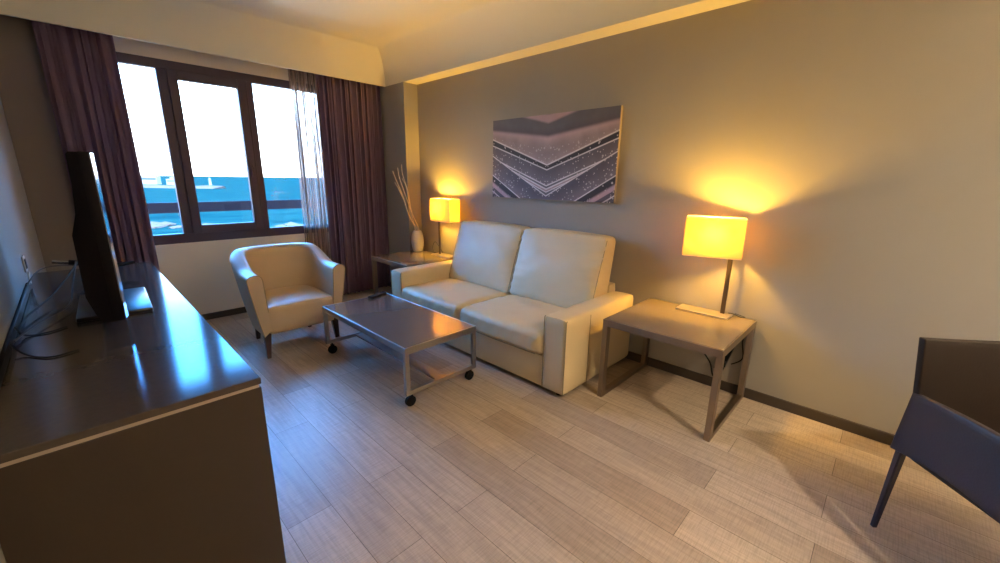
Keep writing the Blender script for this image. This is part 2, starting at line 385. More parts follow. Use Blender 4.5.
bm = bmesh.new(); add_box(bm, -1.757, -1.733, -.036, -.022, 1.52, 1.62, .004, 1); add_box(bm, -1.755, -1.735, -.05, -.036, 1.50, 1.60, .004, 1)
h = mk('window_handle', bm, MT['frame'], sash)
for x0, x1, z0, z1 in ((WX0+.06, -2.42, .93, 2.45), (-2.268, -1.779, 1.007, 2.372), (-1.63, WX1-.06, .93, 2.45)):
    wpart('window_pane', box(x0, x1, .03, .036, z0, z1), MT['glass'])

# ------------------------------------------------------------------ outdoors
bm = bmesh.new(); vs = [bm.verts.new(p) for p in ((-6000, 40, -12), (8000, 40, -12), (8000, 8500, -12), (-6000, 8500, -12))]; bm.faces.new(vs)
o = mk('sea', bm, MT['sea'], smooth=False); tag(o, 'blue green sea stretching out to the horizon beyond the window', 'sea', kind='stuff')
bm = bmesh.new()
for i in range(90):
    x = -20+i*1.15+random.uniform(-.5, .5); y = 150-.72*x+random.uniform(-5, 5); s = random.uniform(1.0, 2.6)
    r = bmesh.ops.create_icosphere(bm, subdivisions=1, radius=s)
    for v_ in r['verts']: v_.co = Vector((x+v_.co.x*random.uniform(1, 1.5), y+v_.co.y*1.3, -12+v_.co.z*random.uniform(.35, .6)))
o = mk('shore_rocks', bm, MT['stone'], smooth=False); tag(o, 'band of low brown rocks in the water just below the balcony rail', 'rocks', kind='stuff')
root = thing('breakwater', 'low pale stone breakwater running out into the sea', 'breakwater', (60, 570, -12))
bm = bmesh.new(); n_ = 24
rows = []
for i in range(n_+1):
    t = i/n_; cx_ = -70+t*118; cy_ = 62-t*104 + 6*math.sin(t*5)
    w = 7 + (6 if i == n_ else 0); hh = 2.9+random.uniform(-.3, .3)
    rows.append([bm.verts.new((cx_+dx, cy_+dy, z)) for dx, dy, z in ((-w*.7, -w*.7-3, 0), (-w*.4, -w*.4, hh), (w*.4, w*.4, hh), (w*.7, w*.7+3, 0))])
for a_, b_ in zip(rows, rows[1:]):
    for i in range(3): bm.faces.new((a_[i], a_[i+1], b_[i+1], b_[i]))
bm.faces.new(rows[0]); bm.faces.new(rows[-1]); mk('stone_bank', bm, MT['stone'], root, smooth=False)
root = thing('lighthouse', 'small pale lighthouse at the tip of the breakwater', 'lighthouse', (102, 531, -8.6))
mk('tower', lathe([(1.5, 0), (1.15, 5.2), (1.15, 5.4)], 16), MT['build'], root)
mk('gallery', lathe([(1.8, 5.4), (1.8, 5.8)], 16), MT['build'], root)
mk('lantern_room', lathe([(1.0, 5.8), (1.0, 7.0), (.2, 7.8)], 16), MT['build'], root)
specs = [(42, 640, 13, 7, 'white harbour building at the left edge of the breakwater'), (62, 625, 20, 9.5, 'tallest white harbour block on the breakwater, second from the curtain'), (82, 598, 14, 6.5, 'lower white harbour block next to the window mullion')]
for x, y, w, hh, lb in specs:
    root = thing('harbour_building', lb, 'building', (x, y, -9.4), -.6, group='white buildings on the breakwater')
    bm = bmesh.new(); add_box(bm, -w/2, w/2, -4, 4, 0, hh); add_box(bm, -w/4, w/4, -3, 3, hh, hh+2); mk('wall', bm, MT['build'], root, smooth=False)
    mk('window_band', box(-w/2+.8, w/2-.8, -4.15, -4, hh*.55, hh*.75), MT['roofw'], root, smooth=False)
root = thing('balcony_railing', 'dark balcony railing crossing outside the window in front of the sea', 'railing', (-1.5, 6.5, 0))
mk('rail', box(-4, 5, -.03, .03, 1.04, 1.168, bev=.004, seg=1), MT['railm'], root)
for x in (-3.9, 4.9): mk('post', box(x-.03, x+.03, -.03, .03, -.2, 1.025, bev=.003, seg=1), MT['railm'], root)
o = mk('balcony_slab', box(-6, 4, YW+.2, 6.62, -.35, -.2), MT['ceil'], smooth=False, kind='structure')

# ------------------------------------------------------------------ curtains
def curtain(name, x0, x1, folds, m, label, cat, y=4.99, amp=.035, z0=.02, z1=2.70, drift=0, narrow=0, seed=1, n=220, group=None):
    rnd = random.Random(seed); bm = bmesh.new()
    ph = [0]
    for i in range(n): ph.append(ph[-1] + (1+.45*math.sin(i*.11*rnd.uniform(.9, 1.1)+seed)))
    tot = ph[-1]; rows = []
    for k in range(25):
        t = k/24; z = z1+(z0-z1)*t; row = []
        for i in range(n+1):
            u = i/n; p = ph[i]/tot*folds*2*PI
            am = amp*(.55+.45*min(1, t*3))*(.75+.35*math.sin(p*.31+seed))
            x = x0+(x1-x0)*u + drift*t*(1-u)+.008*math.sin(p*2+t*2) + narrow*t*(.5-u)
            yy = y+am*math.sin(p+.35*math.sin(t*2.2+seed)) + .010*math.sin(p*2.7+t*3)
            row.append(bm.verts.new((x, yy, z)))
        rows.append(row)
    for a_, b_ in zip(rows, rows[1:]):
        for i in range(n): bm.faces.new((a_[i], a_[i+1], b_[i+1], b_[i]))
    o = mk(name, bm, m); s = o.modifiers.new('thickness', 'SOLIDIFY'); s.thickness = .0025
    for p in o.data.polygons: p.use_smooth = True
    tag(o, label, cat, group); return o
curtain('curtain', -3.14, -2.685, 8, MT['curtain'], 'plum brown curtain gathered left of the window behind the television', 'curtain', seed=2, group='plum curtains')
curtain('curtain', -1.01, -.205, 12, MT['curtain'], 'plum brown curtain gathered right of the window beside the wall corner', 'curtain', seed=5, amp=.038, group='plum curtains')
curtain('sheer_curtain', -1.275, -.98, 9, MT['sheer'], 'narrow striped see-through curtain at the right end of the window', 'curtain', y=5.06, amp=.012, seed=3, drift=.0, z0=.03, z1=2.69)
o = mk('curtain_rail', box(XL+.02, SX-.02, 4.975, 5.005, 2.705, 2.73), MT['plastic']); tag(o, 'slim white curtain rail hidden up in the pelmet recess above the window', 'curtain rail')

# ------------------------------------------------------------------ picture
PX, PY0, PY1, PZ0, PZ1 = -.035, 1.835, 3.365, 1.305, 2.09
PYC, PZC = 2.408, 1.699
root = thing('canvas_picture', 'wide canvas print of grey and pink chevron stripes hung above the sofa', 'picture', (-.035, PYC, PZC))
mk('print', box(-.003, 0, -.708, .708, -.377, .377), MT['print'], root, smooth=False)
mk('canvas_side', box(0, .030, -.708, .708, -.377, .377, bev=.002, seg=1), MT['canvas'], root)

# ------------------------------------------------------------------ tables
def side_table(loc, label):
    root = thing('side_table', label, 'side table', loc, group='square side tables beside the sofa')
    Wx, Wy, H = .735, .758, .587; hx, hy = Wx/2, Wy/2
    mk('table_top', box(-hx+.006, hx-.006, -hy+.006, hy-.006, H-.018, H, bev=.002, seg=1), MT['top2'], root)
    bm = bmesh.new(); t = .045
    for a_ in ((-hx, -hx+.03, -hy, hy), (hx-.03, hx, -hy, hy), (-hx+.03, hx-.03, -hy, -hy+.03), (-hx+.03, hx-.03, hy-.03, hy)):
        add_box(bm, *a_, H-.05, H-.003, .0015, 1)
    mk('apron', bm, MT['bronze'], root)
    for sx_ in (-1, 1):
        for sy_ in (-1, 1):
            x0 = -hx if sx_ < 0 else hx-.05; y0 = -hy if sy_ < 0 else hy-.035
            mk('leg', box(x0, x0+.05, y0, y0+.035, 0, H-.05, bev=.0015, seg=1), MT['bronze'], root)
    for sy_ in (-1, 1):
        y0 = -hy if sy_ < 0 else hy-.035
        mk('floor_runner', box(-hx+.05, hx-.05, y0, y0+.035, 0, .035, bev=.0015, seg=1), MT['bronze'], root)
    return root
side_table((-.385, .938, 0), 'bronze square side table with a lit lamp at the right end of the sofa')
side_table((-.385, 4.085, 0), 'bronze square side table with a vase and lamp between the sofa and the window corner')

# coffee table on castors
root = thing('coffee_table', 'low rectangular coffee table with steel frame and castors in front of the sofa', 'coffee table', (-1.51, 2.743, 0))
hx, hy, H = .311, .628, .434
mk('table_top', box(-hx+.012, hx-.012, -hy+.012, hy-.012, H-.02, H, bev=.002, seg=1), MT['top'], root)
bm = bmesh.new()
for a_ in ((-hx, -hx+.012, -hy, hy), (hx-.012, hx, -hy, hy), (-hx+.012, hx-.012, -hy, -hy+.012), (-hx+.012, hx-.012, hy-.012, hy)):
    add_box(bm, *a_, H-.045, H, .001, 1)
mk('apron', bm, MT['steel'], root)
zr = .095
for sx_ in (-1, 1):
    for sy_ in (-1, 1):
        x0 = -hx if sx_ < 0 else hx-.03; y0 = -hy if sy_ < 0 else hy-.03
        mk('leg', box(x0, x0+.03, y0, y0+.03, zr, H-.045, bev=.001, seg=1), MT['steel'], root)
        cx_, cy_ = sx_*(hx-.045), sy_*(hy-.03)
        cs = thing('castor', '', '', (cx_, cy_, 0)); del cs['label']; del cs['category']; bpy.data.objects.remove(cs)
        bm = bmesh.new(); add_tube(bm, [(cx_, cy_-.012, .037), (cx_, cy_+.012, .037)], .037, 20); 
        ca = mk('castor', bm, MT['black'], root)
        bm = bmesh.new(); add_tube(bm, [(cx_, cy_-.0145, .037), (cx_, cy_+.0145, .037)], .012, 12)
        add_tube(bm, [(cx_, cy_, .076), (cx_, cy_, zr)], .007, 10); add_box(bm, cx_-.014, cx_+.014, cy_-.016, cy_+.016, .0755, .082, .002, 1)
        add_box(bm, cx_-.010, cx_+.010, cy_-.0175, cy_-.0145, .033, .078, .001, 1); add_box(bm, cx_-.010, cx_+.010, cy_+.0145, cy_+.0175, .033, .078, .001, 1)
        mk('castor_fork', bm, MT['backb'], ca)
for sy_ in (-1, 1):
    y0 = -hy if sy_ < 0 else hy-.03
    mk('end_rail', box(-hx+.03, hx-.03, y0, y0+.03, zr, zr+.03, bev=.001, seg=1), MT['steel'], root)
mk('centre_rail', box(-.05, .04, -hy+.03, hy-.03, zr+.008, zr+.022, bev=.001, seg=1), MT['steel'], root)
# remote control
root = thing('remote_control', 'black remote control lying at the far corner of the coffee table', 'remote control', (-1.325, 3.325, .434), .30)
bm = box(-.10, .10, -.024, .024, .001, .022, bev=.006, seg=3); mk('casing', bm, MT['backb'], root)
bm = bmesh.new()
for i in range(8):
    for j in range(3): add_box(bm, -.068+i*.016, -.059+i*.016, -.0135+j*.010, -.0065+j*.010, .022, .0245, .001, 1)
mk('keys', bm, MT['grayc'], root)

# ------------------------------------------------------------------ sofa
SY0, SY1 = 1.445, 3.635
root = thing('sofa', 'cream leather two-seat sofa against the right wall under the picture', 'sofa', (-.5, 2.54, 0))
def S(bm_):   # world -> sofa local
    for v_ in bm_.verts: v_.co -= Vector((-.5, 2.54, 0))
    return bm_
def spart(name, bm_, m): return mk(name, S(bm_), m, root)
for y0, y1 in ((SY0, SY0+.196), (SY1-.196, SY1)):
    bm = soft_box(.4875, .098, .2795, .028, 16)
    for v_ in bm.verts:
        # soft padding crown on top
        k = max(0, v_.co.z/.2795)
        v_.co.z += .006*k*math.cos(v_.co.y/.098*PI/2)+.0015*math.sin(v_.co.x*37)*k
        v_.co += Vector((-.5075, (y0+y1)/2, .3095))
    ar = spart('armrest', bm, MT['leather'])
    for yy in (y0+.006, y1-.006):
        mk('piping', S(tube([(-.992, yy, .04), (-.992, yy, .575), (-.983, yy, .585)], .0035, 6)), MT['seam'], ar)
    if y0 < 2: mk('side_seam', S(tube([(-.70, y0-.0005, .035), (-.70, y0-.0005, .57)], .002, 6)), MT['seam'], ar)
bm = box(-.985, -.06, SY0+.19, SY1-.19, .035, .275, bev=.01, seg=2); spart('base', bm, MT['leather'])
bm = soft_box(.06, (SY1-SY0)/2-.175, .305, .02, 10)
for v_ in bm.verts: v_.co += Vector((-.082, 2.54, .355))
spart('back_frame', bm, MT['leather'])
for x in (-.93, -.09):
    for y in (SY0+.08, SY1-.08):
        spart('foot', lathe([(.02, 0), (.024, .035)], 14, x, y), MT['black'])
def wr(x, y, s): return .5*math.sin(x*31+2.1*math.sin(y*17+s))+.5*math.sin(y*43+1.7*math.sin(x*23+s*2))
for i, (y0, y1) in enumerate(((1.643, 2.533), (2.547, 3.437))):
    hy_ = (y1-y0)/2; bm = soft_box(.385, hy_, .088, .05, 26)
    for v_ in bm.verts:
        ux, uy, uz = v_.co.x/.385, v_.co.y/hy_, v_.co.z/.088
        crown = (1-ux*ux)*(1-uy*uy)
        if uz > 0: v_.co.z += .022*crown*uz + .0028*wr(v_.co.x, v_.co.y, i)*uz - .02*max(0, ux)*uz
        if ux < -.8: v_.co.x -= .018*(1-uy**2)*(-ux-.8)*5*(1-.3*uz*uz); v_.co.x += .005*math.sin(v_.co.y*55+3*uz+i)
        edge = max(0, abs(uy)-.75)*4
        if ux < -.4: v_.co.z += .0035*math.sin(v_.co.x*150+i)*edge
        v_.co += Vector((-.632, (y0+y1)/2, .362))
    sc_ = spart('seat_cushion', bm, MT['leather'])
    bm = bmesh.new(); zz = .362+.052
    add_tube(bm, [(-1.012, y0+.05, .285), (-1.02, y1*.5+y0*.5, .283), (-1.012, y1-.05, .285)], .003, 6)
    mk('piping', S(bm), MT['seam'], sc_)
    # back cushion
    y0b, y1b = (y0-.005, y1) if i == 0 else (y0, y1+.005)
    hy_ = (y1b-y0b)/2; bm = soft_box(.5, hy_/1.0, .305, .05, 26)
    zc = .44+.305
    for v_ in bm.verts:
        s_ = v_.co.x/.5; t = (v_.co.z+.305)/.61; uy = v_.co.y/hy_
        # undo roundness scale in x: s_ in -1..1 (front -1)
        front = -.40+.20*t - .045*math.sin(PI*min(1, t*1.0))*(1-uy**4) - (.0028*wr(v_.co.y*.8, t*.5, i*3+1)) - .004*math.sin(t*52+2*i+6*uy)*max(0, abs(uy)-.55)/.45
        back = -.145+.10*t
        rr = 1-abs(s_)
        x = back+(front-back)*(1-s_)/2
        pull = 0
        if abs(uy) > .82: pull = .0045*math.sin(t*46+i)*(abs(uy)-.82)/.18
        z = v_.co.z + zc + .012*(1-uy*uy)*(t > .9) - (.012 if False else 0)
        y = v_.co.y + pull*3*(1 if uy > 0 else -1)*(.4 if s_ < .5 else 0) - .012*t*(1 if uy > 0 else -1)*0
        v_.co = Vector((x, y+(y0b+y1b)/2, z))
    bc = spart('back_cushion', bm, MT['leather'])
    for sg in (-1, 1):
        pts = []
        for k in range(13):
            t = k/12*.94+.03; uy = .965
            fr = -.40+.20*t-.045*math.sin(PI*min(1, t))*(1-uy**4)
            pts.append((fr+.010, (y0b+y1b)/2+sg*(hy_-.004), .44+.61*t))
        mk('piping', S(tube(pts, .0035, 6)), MT['seam'], bc)

# ------------------------------------------------------------------ tub armchair
root = thing('tub_armchair', 'tan leather tub armchair with dark wooden legs below the window', 'armchair', (-1.90, 3.93, 0), -.02)
def upath(n, hw, yf, yb):
    """U in plan from the left arm front round the back to the right arm front"""
    pts = []; ym = yb-hw*.80
    L1 = ym-yf; tot = 2*L1+PI*hw*.9
    for i in range(n+1):
        s = i/n*tot
        if s < L1: pts.append((-hw, yf+s, 0))
        elif s > tot-L1: pts.append((hw, yf+(tot-s), 0))
        else:
            a_ = (s-L1)/(tot-2*L1)*PI; c_, s_ = math.cos(a_), math.sin(a_)
            e_ = .82
            pts.append((-hw*math.copysign(abs(c_)**e_, c_), ym+(yb-ym)*abs(s_)**e_, 0))
    return pts
bm = bmesh.new(); n_ = 60
YF_, YB_ = -.375, .345
outT = upath(n_, .398, YF_, YB_+.02); outB = upath(n_, .315, YF_+.025, .225)
inT = upath(n_, .285, YF_, YB_-.10); inB = upath(n_, .262, YF_+.01, .20)
rings = []
def lerp(a_, b_, t): return [a_[0]+(b_[0]-a_[0])*t, a_[1]+(b_[1]-a_[1])*t]
for i in range(n_+1):
    u = i/n_; bk = math.sin(PI*u)**2
    bk = max(0, min(1, (min(u, 1-u)-.10)/.24)); bk = bk*bk*(3-2*bk)
    H_ = .735+.135*bk
    ring = []
    for k in range(9):                                   # outer side, bottom to top
        t = k/8; p = lerp(outB[i], outT[i], t**.85); ring.append((p[0], p[1], .20+(H_-.045-.20)*t))
    for k in range(1, 8):                                # rounded rim
        a_ = PI*k/8; m0 = lerp(outT[i], inT[i], .5-.5*math.cos(a_)); ring.append((m0[0], m0[1], H_-.045+.045*math.sin(a_)))
    for k in range(9):                                   # inner side, top to bottom
        t = k/8; p = lerp(inT[i], inB[i], t); ring.append((p[0], p[1], H_-.045+(.25-(H_-.045))*t))
    rings.append([bm.verts.new(p) for p in ring])
m_ = len(rings[0])
for a_, b_ in zip(rings, rings[1:]):
    for k in range(m_): bm.faces.new((a_[k], a_[(k+1) % m_], b_[(k+1) % m_], b_[k]))
for rg in (rings[0], rings[-1]):
    f = bm.faces.new(rg)
    r_ = bmesh.ops.inset_individual(bm, faces=[f], thickness=.006, depth=.004)
shell = mk('shell', bm, MT['tan'], root)
for rgp in (0, n_):
    pts = []
    H_ = .735
    for k in range(9): t = k/8; p = lerp(outB[rgp], outT[rgp], t**.85); pts.append((p[0], p[1]-.001, .20+(H_-.045-.20)*t))
    for k in range(1, 8): a_ = PI*k/8; m0 = lerp(outT[rgp], inT[rgp], .5-.5*math.cos(a_)); pts.append((m0[0], m0[1]-.001, H_-.045+.045*math.sin(a_)))
    for k in range(6): t = k/8; p = lerp(inT[rgp], inB[rgp], t); pts.append((p[0], p[1]-.001, H_-.045+(.25-(H_-.045))*t))
    mk('piping', tube(pts, .0035, 6), MT['seam'], shell)
bm = soft_box(.275, .30, .125, .03, 14)
for v_ in bm.verts:
    ux, uy, uz = v_.co.x/.275, v_.co.y/.30, v_.co.z/.125
    w_ = 1 - .16*max(0, uy)**2
    v_.co.x *= w_
    if uz > .5: v_.co.z += .022*(1-ux*ux)*(1-uy*uy)
    v_.co += Vector((0, -.062, .332))
mk('seat', bm, MT['tan'], root)
for sx_ in (-1, 1):
    for fy, ax in ((-.30, .285), (.20, .225)):
        bm = bmesh.new(); x, y = sx_*ax, fy
        for z, h_ in ((0, .016), (.225, .027)): pass
        v8 = []
        for z, h_, dx, dy in ((0, .015, sx_*.012, math.copysign(.02, fy)), (.225, .028, 0, 0)):
            v8.append([bm.verts.new((x+dx+a_*h_, y+dy+b_*h_, z)) for a_, b_ in ((-1, -1), (1, -1), (1, 1), (-1, 1))])
        for k in range(4): bm.faces.new((v8[0][k], v8[0][(k+1) % 4], v8[1][(k+1) % 4], v8[1][k]))
        bm.faces.new(v8[0]); bm.faces.new(v8[1])
        bmesh.ops.bevel(bm, geom=bm.edges[:], offset=.003, segments=1, affect='EDGES')
        mk('leg', bm, MT['wood'], root)

# ------------------------------------------------------------------ table lamps
LCOL = (1.0, .53, .06)
def table_lamp(tx, ty, px, py, out, bx, by0, by1, label, energy, bxy):
    root = thing('table_lamp', label, 'lamp', (tx, ty, .587), group='rectangular shade table lamps')
    def T(b_):
        for v_ in b_.verts: v_.co -= Vector((tx, ty, 0))
        return b_
    def P(name, b_, m, par=root): return mk(name, T(b_), m, par)
    for_z = .0
    P('base', box(bx-.07, bx+.07, by0, by1, .0005, .013, bev=.0015, seg=1), MT['edge'])
    P('pole', box(px-.006, px+.006, py-.014, py+.014, .013, .60, bev=.0015, seg=1), MT['darkm'])
    z0, z1 = .428, .684
    bm_ = bmesh.new(); t = .003; 
    def rg(c, z): return [bm_.verts.new((a_, b_, z)) for a_, b_ in c]
    ring = rg(out, z0); ring1 = rg(out, z1)
    for k in range(4): bm_.faces.new((ring[k], ring[(k+1) % 4], ring1[(k+1) % 4], ring1[k]))
    sh = P('lamp_shade', bm_, MT['shade'])
    for p in sh.data.polygons: p.use_smooth = False
    for z in (z0, z1):
        bm_ = bmesh.new()
        vo = []
        for zz, g in ((z-.003, 1.006), (z+.003, 1.006), (z+.003, .985), (z-.003, .985)):
            mx_, my_ = sum(a_[0] for a_ in out)/4, sum(a_[1] for a_ in out)/4
            vo.append([bm_.verts.new((mx_+(a_-mx_)*g, my_+(b_-my_)*g, zz)) for a_, b_ in out])
        for q in range(4):
            A, B = vo[q], vo[(q+1) % 4]
            for k in range(4): bm_.faces.new((A[k], A[(k+1) % 4], B[(k+1) % 4], B[k]))
        P('shade_trim', bm_, MT['trim'], sh)
    bm_ = bmesh.new(); zc_ = .45; xc_, bulb_y = bxy
    add_tube(bm_, [(px, py, zc_), (xc_, bulb_y, zc_)], .005, 8); add_tube(bm_, [(xc_, bulb_y, zc_-.01), (xc_, bulb_y, zc_+.10)], .014, 12)
    for a_ in out: add_tube(bm_, [(xc_, bulb_y, zc_+.04), (a_[0], a_[1], z0+.004)], .0018, 6)
    P('bulb_holder', bm_, MT['bronze'])
    bm_ = bmesh.new(); bmesh.ops.create_uvsphere(bm_, u_segments=20, v_segments=12, radius=.022)
    for v_ in bm_.verts: v_.co += Vector((xc_, bulb_y, zc_+.135))
    bo = P('bulb', bm_, MT['bulb'])
    li = lamp('bulb_light', 'POINT', (xc_-tx, bulb_y-ty, zc_+.135), energy, LCOL, .030); li.parent = root
    return root
bmat = bpy.data.materials.new('glowing bulb'); bmat.use_nodes = True; nn = bmat.node_tree; nn.nodes.clear()
oo = nn.nodes.new('ShaderNodeOutputMaterial'); em = nn.nodes.new('ShaderNodeEmission'); em.inputs['Color'].default_value = (*LCOL, 1); em.inputs['Strength'].default_value = 40
nn.links.new(em.outputs[0], oo.inputs[0]); MT['bulb'] = bmat
# lamp meshes are laid out at world x, y relative to the table top
table_lamp(-.10, .88, -.070, .765, [(-.19, .672), (-.04, .717), (-.138, 1.058), (-.288, 1.013)], -.105, .705, 1.055, 'lit table lamp with yellow box shade on the side table right of the sofa', 88, (-.170, .862))
table_lamp(-.10, 3.9, -.10, 3.965, [(-.20, 3.645), (-.045, 3.645), (-.045, 4.005), (-.20, 4.005)], -.10, 3.70, 4.05, 'lit table lamp with box shade beside the vase left of the sofa', 88, (-.1225, 3.90))

# ------------------------------------------------------------------ vase with reeds
prof_ = [(.034, 0), (.044, .004), (.055, .05), (.060, .10), (.057, .16), (.046, .205), (.036, .222), (.030, .222), (.040, .20), (.048, .15), (.045, .05), (.03, .012)]
bm = lathe(prof_, 40)
for v_ in bm.verts:
    a_ = math.atan2(v_.co.y, v_.co.x); rr = math.hypot(v_.co.x, v_.co.y)
    k = 1.3*(1+(.02*math.cos(a_*12) if rr > .04 else 0)); v_.co.x *= k; v_.co.y *= k; v_.co.z *= 1.2
o = mk('vase', bm, MT['white'], loc=(-.15, 4.36, .587)); tag(o, 'white ceramic vase standing on the far side table', 'vase')
random.seed(12)
tips = [(-.30, 4.42, 1.66, 'tallest twig leaning out of the white vase'), (-.44, 4.40, 1.58, 'twig in the white vase leaning furthest left'), (-.37, 4.40, 1.62, 'twig in the white vase between the two leftmost tips'),
        (-.33, 4.38, 1.50, 'shorter twig in the white vase just right of the leaning ones'), (-.40, 4.43, 1.45, 'short thin twig low on the left of the white vase')]
for j, (x, y, z, lb) in enumerate(tips):
    b0 = Vector((-.15+.008*math.cos(j*1.3), 4.36+.008*math.sin(j*1.3), .607)); t1 = Vector((x, y, z))
    mouth = Vector((-.15+(.025*math.cos(j*1.25+2.2)), 4.36+.025*math.sin(j*1.25+2.2), .856))
    c = [b0, mouth]
    for k in (.3, .6, .85): c.append(mouth.lerp(t1, k)+Vector((random.uniform(-.018, .018), random.uniform(-.012, .012), 0)))
    c.append(t1)
    o = mk('twig', tube(smooth_pts(c, 6), [.006]*6+[.0055]*(len(smooth_pts(c, 6))-12)+[.004]*6, 7), MT['reed']); tag(o, lb, 'twig', 'twigs in the vase')

# ------------------------------------------------------------------ credenza (sideboard)
CX0, CX1, CY0, CY1, CHt = XL+.002, -2.823, 1.363, 3.90, .878
root = thing('sideboard', 'long dark brown sideboard with glossy top along the left wall', 'sideboard', (-3.11, 2.63, 0))
def D(b_):
    for v_ in b_.verts: v_.co -= Vector((-3.11, 2.63, 0))
    return b_
def cp(name, b_, m, par=None): return mk(name, D(b_), m, par or root)
cp('top', box(CX0, CX1, CY0, CY1, CHt-.022, CHt, bev=.002, seg=1), MT['credtop'])
cp('edge_strip', box(CX0+.001, CX1-.006, CY0+.006, CY1-.006, CHt-.034, CHt-.022), MT['edge'])
cp('body', box(CX0, CX1-.020, CY0+.012, CY1-.012, .06, CHt-.034, bev=.002, seg=1), MT['cred'])
for ya, yb in ((CY0+.004, CY0+.026), (CY1-.026, CY1-.004)): cp('end_panel', box(CX0, CX1-.001, ya, yb, .0, CHt-.034, bev=.0015, seg=1), MT['cred'])
cp('plinth', box(CX0, CX1-.06, CY0+.03, CY1-.03, 0, .06), MT['cred'])
nd = 4; w_ = (CY1-CY0-.056)/nd
for i in range(nd):
    y0 = CY0+.028+i*w_
    d_ = cp('door', box(CX1-.020, CX1-.002, y0+.002, y0+w_-.002, .065, CHt-.05, bev=.0015, seg=1), MT['cred'])
    yh = y0+w_-.04 if i % 2 == 0 else y0+.03
    bm = bmesh.new(); add_tube(bm, [(CX1+.012, yh, .50), (CX1+.012, yh, .64)], .004, 8)
    for z in (.51, .63): add_tube(bm, [(CX1-.002, yh, z), (CX1+.012, yh, z)], .003, 8)
    cp('handle', bm, MT['steel'], d_)

# ------------------------------------------------------------------ television
root = thing('television', 'black flat television standing edge-on on the sideboard', 'television', (-3.088, 2.66, CHt), -.040)
TY0, TY1, TZ0, TZ1 = -.51, .53, .055, .70
mk('bezel', box(0, .034, TY0, TY1, TZ0, TZ1, bev=.004, seg=2), MT['backb'], root)
bm = bmesh.new(); pf = [(.030, TY0+.001), (.0345, TY0-.001), (.0425, TY0+.034), (.030, TY0+.034)]
va = [bm.verts.new((x, y, TZ0+.008)) for x, y in pf]; vb = [bm.verts.new((x, y, TZ1-.004)) for x, y in pf]
for k in range(4): bm.faces.new((va[k], va[(k+1) % 4], vb[(k+1) % 4], vb[k]))
bm.faces.new(va); bm.faces.new(vb)
mk('glint_edge', bm, MT['silver'], root, smooth=False)  # wedge added and angled to mirror the window as a bright line
mk('screen', box(.034, .0355, TY0+.014, TY1-.014, TZ0+.02, TZ1-.014), MT['screen'], root)
bm = bmesh.new(); pf = [(.001, .698), (-.022, .698), (-.030, .690), (-.034, .50), (-.062, .40), (-.066, .16), (-.045, .075), (-.020, .057), (.001, .057)]
vs0 = [bm.verts.new((x, TY0+.002+(0 if x > -.03 else .02), z)) for x, z in pf]; vs1 = [bm.verts.new((x, TY1-.002-(0 if x > -.03 else .02), z)) for x, z in pf]
for k in range(len(pf)): bm.faces.new((vs0[k], vs0[(k+1) % len(pf)], vs1[(k+1) % len(pf)], vs1[k]))
bm.faces.new(vs0); bm.faces.new(vs1)
mk('back_cover', bm, MT['backb'], root)
bm = bmesh.new(); add_box(bm, -.055, .02, -.09, .13, .015, .14, .006, 2); mk('stand_neck', bm, MT['glossb'], root)
bm = box(-.125, .13, -.23, .27, 0.001, .020, bev=.006, seg=2); mk('stand_foot', bm, MT['glossb'], root)
# small aerial behind the television
root = thing('indoor_aerial', 'thin black aerial rod with silver tip sticking out behind the television', 'aerial', (-3.12, 3.5, CHt))
mk('rod', tube([(-.17, 0, .119), (-.10, 0, .104)], .010, 10), MT['chrome'], root)
mk('arm', tube([(-.105, 0, .105), (.0, 0, .085), (.12, 0, .062), (.19, 0, .070)], [.018, .016, .013, .009], 10), MT['backb'], root)
mk('aerial_base', lathe([(.045, .001), (.045, .012), (.018, .02), (.012, .085)], 20), MT['backb'], root)
# cables on the sideboard
def cable(pts, r, m, label, group='television cables'):
    o = mk('cable', tube(smooth_pts(pts, 8), r, 8), m); tag(o, label, 'cable', group); return o
Z = CHt
cable([(-3.17, 3.30, Z+.16), (-3.22, 3.15, Z+.10), (-3.30, 2.9, Z+.035), (-3.365, 2.62, Z+.02), (-3.385, 2.45, Z+.006)], .0040, MT['black'], 'thick black cable drooping from behind the television to the wall')
cable([(-3.19, 3.22, Z+.15), (-3.22, 3.0, Z+.06), (-3.24, 2.72, Z+.022), (-3.33, 2.47, Z+.02), (-3.385, 2.28, Z+.012)], .0036, MT['grayc'], 'grey cable looping low across the sideboard top')
cable([(-3.18, 3.45, Z+.09), (-3.27, 3.46, Z+.10), (-3.34, 3.35, Z+.10), (-3.388, 3.20, Z+.05)], .0032, MT['grayc'], 'thin grey cable curving up near the wall socket')
cable([(-3.385, 2.38, Z+.04), (-3.36, 2.36, Z+.006), (-3.30, 2.36, Z+.004), (-3.25, 2.40, Z+.004)], .003, MT['black'], 'short black cable end lying on the sideboard, farther of two')
cable([(-3.385, 2.18, Z+.03), (-3.35, 2.10, Z+.006), (-3.29, 2.02, Z+.004), (-3.22, 2.04, Z+.004)], .003, MT['black'], 'short black cable end lying on the sideboard, nearer of two')
o = mk('wall_strip', box(XL+.001, XL+.014, 1.0, 3.35, Z+.002, Z+.040, bev=.003, seg=1), MT['black']); tag(o, 'black strip along the left wall above the sideboard', 'wall strip')  # black strip where the wall meets the sideboard top
root = thing('wall_socket', 'pale wall socket plate on the left wall above the sideboard', 'socket', (XL, 3.5, 1.0))
mk('plate', box(.001, .009, -.045, .045, -.045, .045, bev=.003, seg=2), MT['plastic'], root)
mk('insert', box(.009, .012, -.028, .028, -.028, .028, bev=.002, seg=1), MT['backb'], root)
o = mk('cable', tube(smooth_pts([(-3.388, 3.5, .95), (-3.39, 3.47, .925), (-3.388, 3.44, .895)], 6), .005, 8), MT['plastic']); tag(o, 'white cable hanging down from the wall socket', 'cable', 'television cables')

